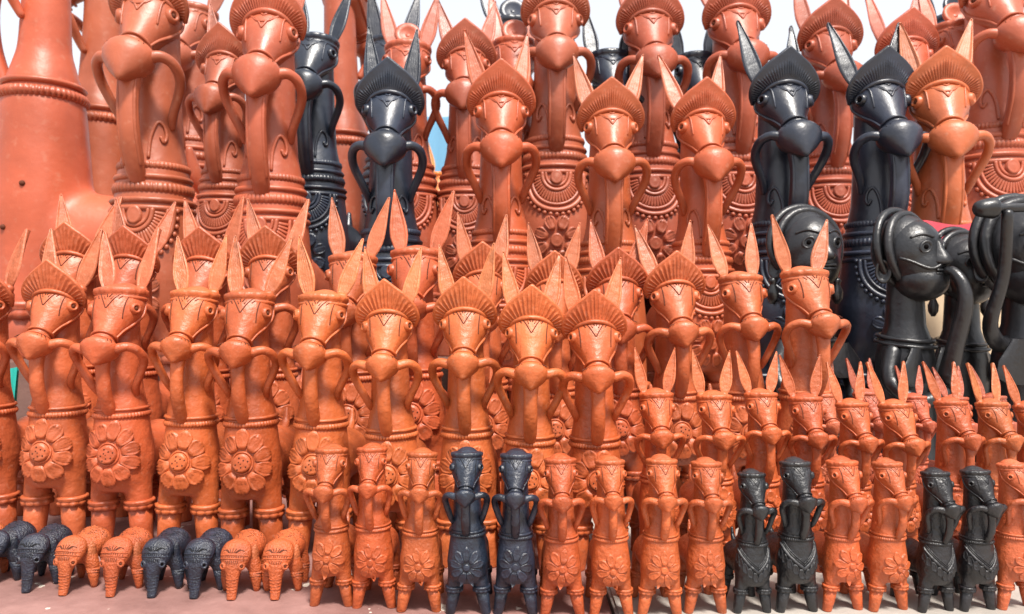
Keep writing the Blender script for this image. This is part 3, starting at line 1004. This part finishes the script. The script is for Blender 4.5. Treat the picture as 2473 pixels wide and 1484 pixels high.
# ---- giants at the left, heads above the picture
gi = [
    (106, -250, 2.75, -84, 'giant', 'giant orange horse at the far left, smooth ringed neck, head above the picture'),
    (244, -130, 3.30, -76, 'giant', 'giant orange horse behind the leftmost big horse, only its banded neck in view'),
    (826, -60, 3.60, 150, 'giant_t', 'slim giant orange horse at the back left of the big black crested one'),
]
for px, yt, D, yw, kd, lb in gi:
    horse(kd, px, yt, D, lb, 'giant horses with heads above the picture', 'o3', yaw=yw, base=STEP)


# ------------------------------------------------------------------ elephants
def make_elephant(name):
    P = []
    mb = MB()
    mb.ellipses([(V(0, y, z), rx, rz) for y, z, rx, rz in ((-0.18, 0.62, 0.15, 0.15), (-0.08, 0.64, 0.23, 0.23), (0.08, 0.66, 0.27, 0.25), (0.25, 0.69, 0.30, 0.25), (0.42, 0.72, 0.31, 0.26), (0.56, 0.69, 0.27, 0.23), (0.66, 0.64, 0.16, 0.14))],
                24, V(1, 0, 0), V(0, 0, 1))
    for y, x in ((-0.04, 0.20), (0.44, 0.20)):
        for s in (-1, 1):
            mb.ellipses([(V(s * x * .8, y, 0.64), 0.14, 0.15), (V(s * x * 1.1, y, 0.46), 0.135, 0.14), (V(s * x * 1.28, y, 0.32), 0.115, 0.12)], 16)
    body = remesh(mb, name + '_body', 0.035, 5)
    P.append(Part('body', body))
    for y, x in ((-0.04, 0.20), (0.44, 0.20)):
        for s in (-1, 1):
            l = MB().ellipses([(V(s * x * 1.24, y, 0.36), 0.118, 0.123), (V(s * x * 1.32, y, 0.22), 0.098, 0.102), (V(s * x * 1.36, y, 0.06), 0.062, 0.066), (V(s * x * 1.36, y, 0.0), 0.046, 0.05)], 16)
            P.append(Part('leg', l.mesh(name + '_leg')))
            li = len(P) - 1
            mb = MB()
            for zz, r in ((0.30, 0.128), (0.25, 0.122)):
                mb.torus(V(s * x * 1.29, y, zz), V(-s * 0.15, 0.25, 1), r * .89, r * 0.93, 0.005, 20, 5)
            P.append(Part('anklet', mb.mesh(name + '_ank'), li, 'incise'))
    # head and trunk as one loft
    secs = [(V(0, -0.12, 0.82), 0.17, 0.10), (V(0, -0.19, 0.81), 0.240, 0.16), (V(0, -0.28, 0.745), 0.265, 0.185), (V(0, -0.36, 0.645), 0.250, 0.175), (V(0, -0.42, 0.555), 0.205, 0.145), (V(0, -0.455, 0.47), 0.145, 0.115),
            (V(0, -0.475, 0.38), 0.112, 0.095), (V(0, -0.49, 0.25), 0.098, 0.088), (V(0, -0.51, 0.13), 0.086, 0.078), (V(0, -0.54, 0.04), 0.078, 0.07), (V(0, -0.555, 0.0), 0.068, 0.06)]
    cp = catmull([s_[0] for s_ in secs], 3)
    cr = catmull([Vector((s_[1], s_[2], 0)) for s_ in secs], 3)
    rings = []
    nn = 24
    for i, p in enumerate(cp):
        t = (cp[min(i + 1, len(cp) - 1)] - cp[max(0, i - 1)]).normalized()
        w = V(1, 0, 0).cross(t).normalized()
        rings.append([p + V(1, 0, 0) * (cr[i].x * math.cos(2 * math.pi * j / nn)) + w * (cr[i].y * math.sin(2 * math.pi * j / nn)) for j in range(nn)])
    for r_ in rings[-4:]:
        for q in r_:
            q.z = max(q.z, 0.0)
    hm = MB().ring_loft(rings).mesh(name + '_head')
    P.append(Part('head', hm))
    hi = len(P) - 1
    bh = bvh_of(hm)
    # trunk rings
    for k in range(5):
        z = 0.36 - k * 0.055
        y = -0.475 - 0.012 * k - (0.03 if k == 4 else 0.0) * 0
        r = 0.112 - 0.006 * k
        pts = [(x_ * r * 0.92, z + 0.012 * (1 - (x_) ** 2) * -1) for x_ in (-1, -.6, -.2, .2, .6, 1)]
        P.append(Part('trunk_ring', surf_tube(bh, pts, 0.007, 0.5, n=5, per=2).mesh(name + '_tr'), hi))
    # head band: two raised cords with a row of dashes between
    for zz in (0.70, 0.755):
        pts = [(x_ * 0.235, zz - 0.035 * x_ * x_) for x_ in (-1, -.7, -.35, 0, .35, .7, 1)]
        P.append(Part('head_band', surf_tube(bh, pts, 0.010, 0.45, n=6, per=3).mesh(name + '_hb'), hi))
    mb = MB()

    def stk(pts, r=0.006):
        t_ = surf_tube(bh, pts, r, 0.1, n=5, per=2)
        b_ = len(mb.v); mb.v += t_.v; mb.f += [tuple(i_ + b_ for i_ in f_) for f_ in t_.f]
    for k in range(-5, 6):
        stk([(k * 0.036, 0.742 - 0.0012 * k * k), (k * 0.036, 0.716 - 0.0012 * k * k)])
    for k in range(-3, 4):
        stk([(k * 0.022, 0.785), (k * 0.045, 0.82), (k * 0.060, 0.85 - 0.006 * k * k)], 0.008)
    for k in range(-3, 4):
        stk([(k * 0.035, 0.665 - 0.001 * k * k), (k * 0.028 + 0.006, 0.61)], 0.006)
    P.append(Part('forehead_mark', mb.mesh(name + '_fm'), hi, 'incise'))
    for s in (-1, 1):
        x, z = s * 0.155, 0.56
        y = front(bh, x, z)
        c = V(x, y + 0.012, z); d = V(s * 0.55, -0.8, 0.1).normalized(); u = d.orthogonal().normalized(); w = d.cross(u); e = 0.062
        mb = MB().ring_loft([[c + d * (a * e) + u * (b * e * math.cos(2 * math.pi * j / 16)) + w * (b * e * math.sin(2 * math.pi * j / 16)) for j in range(16)] for a, b in ((-0.5, 1.25), (0.2, 1.1), (0.55, 0.9), (0.65, 0.65), (0.5, 0.45), (0.2, 0.35))], True, False)
        P.append(Part('eye', mb.mesh(name + '_eye'), hi))
        P.append(Part('pupil', MB().ball(c + d * (0.2 * e), e * .4, e * .4, e * .4, 10, 8).mesh(name + '_pu'), hi, 'pupil'))
        # ear lying back on the shoulder
        mb = MB().ellipses([(V(s * (0.235 + 0.05 * a), -0.17 + 0.17 * a, 0.66 - 0.02 * a), 0.016 + 0.028 * math.sin(math.pi * a), 0.06 + 0.13 * math.sin(math.pi * a)) for a in (0.02, 0.2, 0.4, 0.6, 0.8, 0.98)], 16, V(1, 0, 0), V(0, 0, 1))
        P.append(Part('ear', mb.mesh(name + '_ear')))
    # hide texture: pricked dots over the rump
    mb = MB()
    bb = bvh_of(body)
    r2 = random.Random(3)
    for k in range(70):
        a = r2.uniform(-1.2, 1.2); y = r2.uniform(0.1, 0.6)
        h = bb.ray_cast(V(math.sin(a) * 2, y, 0.68 + math.cos(a) * 2), V(-math.sin(a), 0, -math.cos(a)))
        if h[0] is not None:
            mb.ball(h[0], 0.010, 0.010, 0.010, 5, 4)
    P.append(Part('hide_dots', mb.mesh(name + '_dots'), 0, 'incise'))
    P.append(Part('tail', MB().tube([V(0, 0.62, 0.74), V(0, 0.70, 0.60), V(0, 0.70, 0.40)], [0.03, 0.025, 0.02], 8).mesh(name + '_tail')))
    return P


K['elephant'] = make_elephant('elephant')
el = [
    (-62, 1.02, 'o1', 'orange elephant at the left edge, only its back in view'),
    (12, 1.02, 'bk', 'black elephant cut by the left edge, first of a black pair'),
    (104, 1.005, 'bk', 'whole black elephant left of the first orange elephant pair'),
    (196, 0.995, 'o1', 'first whole orange elephant from the left'),
    (302, 0.99, 'o1', 'orange elephant just left of the second black elephant pair'),
    (398, 0.988, 'bk', 'left one of the black elephant pair between orange elephants'),
    (500, 0.985, 'bk', 'right one of the black elephant pair between orange elephants'),
    (585, 0.98, 'o1', 'orange elephant just right of the second black elephant pair'),
    (684, 0.98, 'o1', 'rightmost orange elephant beside the small earless horses'),
]
for px, D, tn, lb in el:
    hh = 0.076
    D2 = D + 0.022
    place(K['elephant'], 'clay_elephant', lb, 'clay elephant', 'little elephants at the front left', ((px - 1236.5) * D2 / FPX, D2, 0.0), -3 + rng.uniform(-4, 4), (hh, hh * 0.86, hh), tn)


# ------------------------------------------------------------------ black statues of musicians
def make_statue(name, beard=True, cap_rings=2, face_r=0.125, horn=None, arm=None, fan=None, earring=False):
    P = []
    mb = MB().ellipses([(V(0, 0, z), r, r * 0.95) for z, r in ((0, 0.125), (0.04, 0.13), (0.12, 0.115), (0.3, 0.10), (0.44, 0.098), (0.50, 0.085), (0.55, 0.068), (0.66, 0.062), (0.74, 0.06))], 28)
    body = mb.mesh(name + '_body')
    P.append(Part('body', body))
    for z, r in ((0.505, 0.088), (0.485, 0.094)):
        P.append(Part('necklace', MB().torus(V(0, 0, z), V(0, -0.12, 1), r, r, 0.0075, 36, 8).mesh(name + '_nk')))
    c = V(0, -0.015, 0.80)
    fr_ = face_r
    mb = MB().ball(c, fr_, fr_ * 1.0, fr_ * 1.12, 28, 20)
    mb.ball(c + V(0, -0.03, -0.055), fr_ * 0.82, fr_ * 0.86, fr_ * 0.9, 24, 16)
    hm = remesh(mb, name + '_head', 0.011, 4)
    P.append(Part('head', hm)); hi = len(P) - 1
    bh = bvh_of(hm)
    for k in range(cap_rings):
        P.append(Part('turban_roll', MB().torus(c + V(0, 0.0 + 0.036 * k, 0.012 + 0.006 * k), V(0, -1, 0.12), fr_ * (1.08 + 0.10 * k), fr_ * (1.17 + 0.09 * k), 0.135 * fr_, 40, 10, V(1, 0, 0)).mesh(name + '_tb'), hi))
    P.append(Part('cap', MB().ball(c + V(0, 0.022, 0.015), fr_ * 1.0, fr_ * 0.95, fr_ * 1.12, 24, 16).mesh(name + '_cap'), hi))
    # eyes
    for s in (-1, 1):
        x, z = s * 0.47 * fr_, c.z + 0.014
        y = front(bh, x, z); p = V(x, y + 0.004, z); d = V(s * 0.45, -0.9, 0).normalized(); u = d.orthogonal().normalized(); w = d.cross(u); e = 0.165 * fr_
        mb = MB().ring_loft([[p + d * (a * e) + u * (b * e * 1.2 * math.cos(2 * math.pi * j / 20)) + w * (b * e * math.sin(2 * math.pi * j / 20)) for j in range(20)] for a, b in ((-0.6, 1.3), (0.1, 1.2), (0.35, 1.05), (0.35, 0.85), (0.1, 0.7), (0.05, 0.4))], True, False)
        P.append(Part('eye', mb.mesh(name + '_eye'), hi))
        P.append(Part('pupil', MB().ball(p + d * (0.1 * e), e * .5, e * .5, e * .5, 10, 8).mesh(name + '_pu'), hi, 'pupil'))
        mb = MB().tube([V(q, front(bh, q, z + dz) - 0.002, z + dz) for q, dz in ((x - s * 0.03, 0.035), (x, 0.044), (x + s * 0.03, 0.034))], 0.005, 6)
        P.append(Part('brow', mb.mesh(name + '_br'), hi))
        # ear: dished oval
        ec = V(s * (fr_ * 1.02), 0.01, c.z - 0.066)
        mb = MB()
        ed = V(s * 0.8, -0.6, 0).normalized(); eu = V(0, 0, 1); ew = ed.cross(eu)
        mb.ring_loft([[ec + ed * a + eu * (b * 0.042 * math.sin(2 * math.pi * j / 20)) + ew * (b * 0.026 * math.cos(2 * math.pi * j / 20)) for j in range(20)] for a, b in ((-0.014, 0.7), (0.0, 1.0), (0.012, 1.0), (0.015, 0.85), (0.004, 0.6), (0.0, 0.2))])
        P.append(Part('ear', mb.mesh(name + '_ear'), hi))
        if earring:
            P.append(Part('earring', MB().ellipses([(ec + V(s * 0.012, 0, -0.035 - q), r, r * .8) for q, r in ((0, 0.008), (0.012, 0.017), (0.02, 0.012), (0.028, 0.012), (0.05, 0.022), (0.075, 0.02), (0.095, 0.008))], 14).mesh(name + '_er'), hi))
    # nose wedge
    yn = front(bh, 0, c.z)
    rows = []
    for z, w_, d_ in ((0.035, 0.008, 0.006), (0.01, 0.011, 0.014), (-0.015, 0.015, 0.027), (-0.034, 0.022, 0.034), (-0.044, 0.018, 0.022), (-0.048, 0.01, 0.004)):
        y = front(bh, 0, c.z + z)
        rows.append([V(-w_ * 1.6, y + 0.012, c.z + z), V(-w_, y - d_ * .5, c.z + z), V(0, y - d_, c.z + z), V(w_, y - d_ * .5, c.z + z), V(w_ * 1.6, y + 0.012, c.z + z)])
    P.append(Part('nose', MB().grid(rows).mesh(name + '_nose'), hi))
    # mouth
    zm = c.z - 0.070
    mb = MB()
    for dz in (0.006, -0.006):
        mb.tube([V(q, front(bh, q, zm + dz) - 0.002, zm + dz) for q in (-0.03, -0.012, 0.0, 0.012, 0.03)], 0.0058, 6)
    P.append(Part('lips', mb.mesh(name + '_lips'), hi))
    if beard:
        pts = []
        for q in range(-8, 9):
            a = q / 8.0
            x = a * fr_ * 0.93; z = c.z - 0.052 + 0.012 * math.cos(a * 6) + 0.018 * a * a
            pts.append(V(x, front(bh, x, z, 0.0) - 0.002, z))
        P.append(Part('moustache', MB().tube(pts, [0.006] * 17, 6, per=2).mesh(name + '_mo'), hi))
        mb = MB().ball(c + V(0, -0.042, -0.098), fr_ * 0.80, fr_ * 0.80, fr_ * 0.66, 24, 16)
        P.append(Part('beard', mb.mesh(name + '_beard'), hi))
    if horn:
        P.append(Part('horn', MB().tube(*horn).mesh(name + '_horn')))
    if arm:
        for a_ in arm:
            P.append(Part('arm', MB().tube(*a_).mesh(name + '_arm')))
    if fan:
        for c0, dirv, size in fan:
            rows_f = []; rows_b = []
            d = Vector(dirv).normalized(); sd_ = d.cross(V(0, 1, 0)).normalized()
            for i in range(9):
                t = i / 8
                ww = size * interp([(0, 0.16), (0.15, 0.24), (0.5, 0.46), (0.8, 0.5), (0.93, 0.42), (1, 0.22)], t)
                f_ = []; b_ = []
                for j in range(13):
                    s = -1 + j / 6.0
                    p = Vector(c0) + d * (t * size) + sd_ * (s * ww)
                    f_.append(p + V(0, -0.012 * (1 - s * s) - 0.004 - (0.004 if j % 2 else 0), 0)); b_.append(p + V(0, 0.012 * (1 - s * s), 0))
                rows_f.append(f_); rows_b.append(b_)
            mb = MB().grid(rows_f); mb.grid([list(reversed(r_)) for r_ in rows_b])
            P.append(Part('hand', mb.mesh(name + '_hand')))
    return P


def statue(kind, px, ytop, D, yaw, label, name='musician_statue', tone='bk2'):
    Hh = (EYE + (742.0 - ytop) * D / FPX) / 0.955
    return place(K[kind], name, label, 'statue', 'black musician statues', ((px - 1236.5) * D / FPX, D, 0), yaw, (Hh, Hh, Hh), tone)


hornpts = [V(0.0, -0.125, 0.735), V(0.0, -0.165, 0.73), V(0.0, -0.198, 0.685), V(0.0, -0.205, 0.62), V(0.0, -0.19, 0.55), V(0.0, -0.17, 0.47), V(0.0, -0.15, 0.38)]
K['st_horn'] = make_statue('st_horn', True, 2, face_r=0.108, horn=(hornpts, [0.014, 0.017, 0.021, 0.024, 0.026, 0.028, 0.034], 14),
                           arm=[([V(-0.085, -0.01, 0.46), V(-0.13, -0.03, 0.36), V(-0.10, -0.11, 0.30), V(-0.02, -0.15, 0.33)], [0.03, 0.028, 0.024, 0.02], 12),
                                ([V(0.085, -0.01, 0.46), V(0.13, -0.03, 0.36), V(0.10, -0.11, 0.30), V(0.02, -0.15, 0.33)], [0.03, 0.028, 0.024, 0.02], 12)],
                           fan=[(V(-0.085, -0.085, 0.475), (-0.05, 0, -1), 0.13), (V(0.085, -0.085, 0.475), (0.05, 0, -1), 0.13)])
K['st_plain'] = make_statue('st_plain', False, 2, face_r=0.108, earring=True, arm=[([V(-0.085, 0, 0.46), V(-0.13, -0.03, 0.36), V(-0.11, -0.09, 0.28)], [0.028, 0.026, 0.022], 12), ([V(0.085, 0, 0.46), V(0.14, -0.03, 0.36), V(0.12, -0.09, 0.28)], [0.028, 0.026, 0.022], 12)],
                            fan=[(V(0.085, -0.085, 0.47), (0.1, 0, -1), 0.12)])
K['st_flute'] = make_statue('st_flute', True, 2, face_r=0.138, horn=([V(0.12, -0.13, 0.93), V(0.0, -0.15, 0.932), V(-0.15, -0.155, 0.93), V(-0.205, -0.155, 0.928), V(-0.225, -0.155, 0.928), V(-0.268, -0.155, 0.926)], [0.014, 0.014, 0.015, 0.016, 0.034, 0.028], 14),
                            arm=[([V(-0.08, -0.02, 0.485), V(-0.14, -0.06, 0.49), V(-0.195, -0.10, 0.56), V(-0.178, -0.14, 0.72), V(-0.185, -0.165, 0.91)], [0.028, 0.027, 0.023, 0.019, 0.017], 12),
                                 ([V(0.09, -0.02, 0.475), V(0.14, -0.06, 0.50), V(0.16, -0.09, 0.60), V(0.14, -0.10, 0.75), V(0.10, -0.13, 0.92)], [0.028, 0.027, 0.023, 0.019, 0.017], 12)],
                            fan=[(V(-0.105, -0.11, 0.505), (-0.03, 0, -1), 0.15), (V(0.10, -0.10, 0.505), (0.03, 0, -1), 0.13)])
statue('st_horn', 2186, 506, 1.62, 30, 'bearded black statue in a rolled turban blowing a curved horn')
statue('st_plain', 2322, 552, 1.76, 12, 'smaller capped black statue with earrings behind the horn blower')
statue('st_flute', 2472, 500, 1.60, 4, 'large black statue at the right edge raising a straight horn overhead')
statue('st_plain', 1948, 497, 1.70, 8, 'round-faced black statue with thick head ring behind a tall-eared orange horse')


# ------------------------------------------------------------------ cloths and boards glimpsed behind
def drape(name, label, cat, mat, x0, x1, y, z0, z1, amp, folds, lean=0.0):
    rows = []
    rg = random.Random(len(name))
    ph = [rg.uniform(0, 6) for _ in range(4)]
    for th in (0.0, 0.004):
        rws = []
        for i in range(15):
            t = i / 14
            row = []
            for j in range(61):
                s = j / 60
                yy = y + th + amp * (math.sin(s * folds * 6.28 + ph[0] + 0.6 * math.sin(t * 3 + ph[1])) + 0.4 * math.sin(s * folds * 15 + ph[2])) * (0.35 + 0.65 * (1 - t)) + lean * (1 - t)
                row.append(V(lerp(x0, x1, s), yy, lerp(z0, z1, t) + 0.006 * math.sin(s * 11 + ph[3]) * t))
            rws.append(row)
        rows.append(rws)
    mb = MB().grid(rows[0]); mb.grid([list(reversed(r_)) for r_ in rows[1]])
    o = bpy.data.objects.new(name, mb.mesh(name)); COL.objects.link(o)
    o.data.materials[0] = mat
    o['label'] = label; o['category'] = cat
    return o


drape('blue_tarpaulin', 'light blue tarpaulin hanging behind the big black crested horse', 'tarpaulin', M_BLUE, -0.85, -0.05, 4.45, STEP, 1.52, 0.02, 4)
drape('teal_cloth', 'bright teal cloth bunched behind the far left crested horse', 'cloth', M_TEAL, -1.12, -0.93, 1.40, 0.0, 0.27, 0.022, 5, lean=-0.05)
bo = bpy.data.objects.new('beige_board', box_mesh('beige_board', 1.02, 1.34, 1.897, 1.908, 0.0, 0.585, 0.003)); COL.objects.link(bo)
bo.data.materials.append(M_BEIGE)
bo['label'] = 'beige board standing behind the capped statue and the rightmost one'; bo['category'] = 'board'
drape('pink_cloth', 'pink red cloth hung over the beige board behind the black statues', 'cloth', M_PINK, 1.03, 1.33, 1.888, 0.50, 0.594, 0.003, 5)
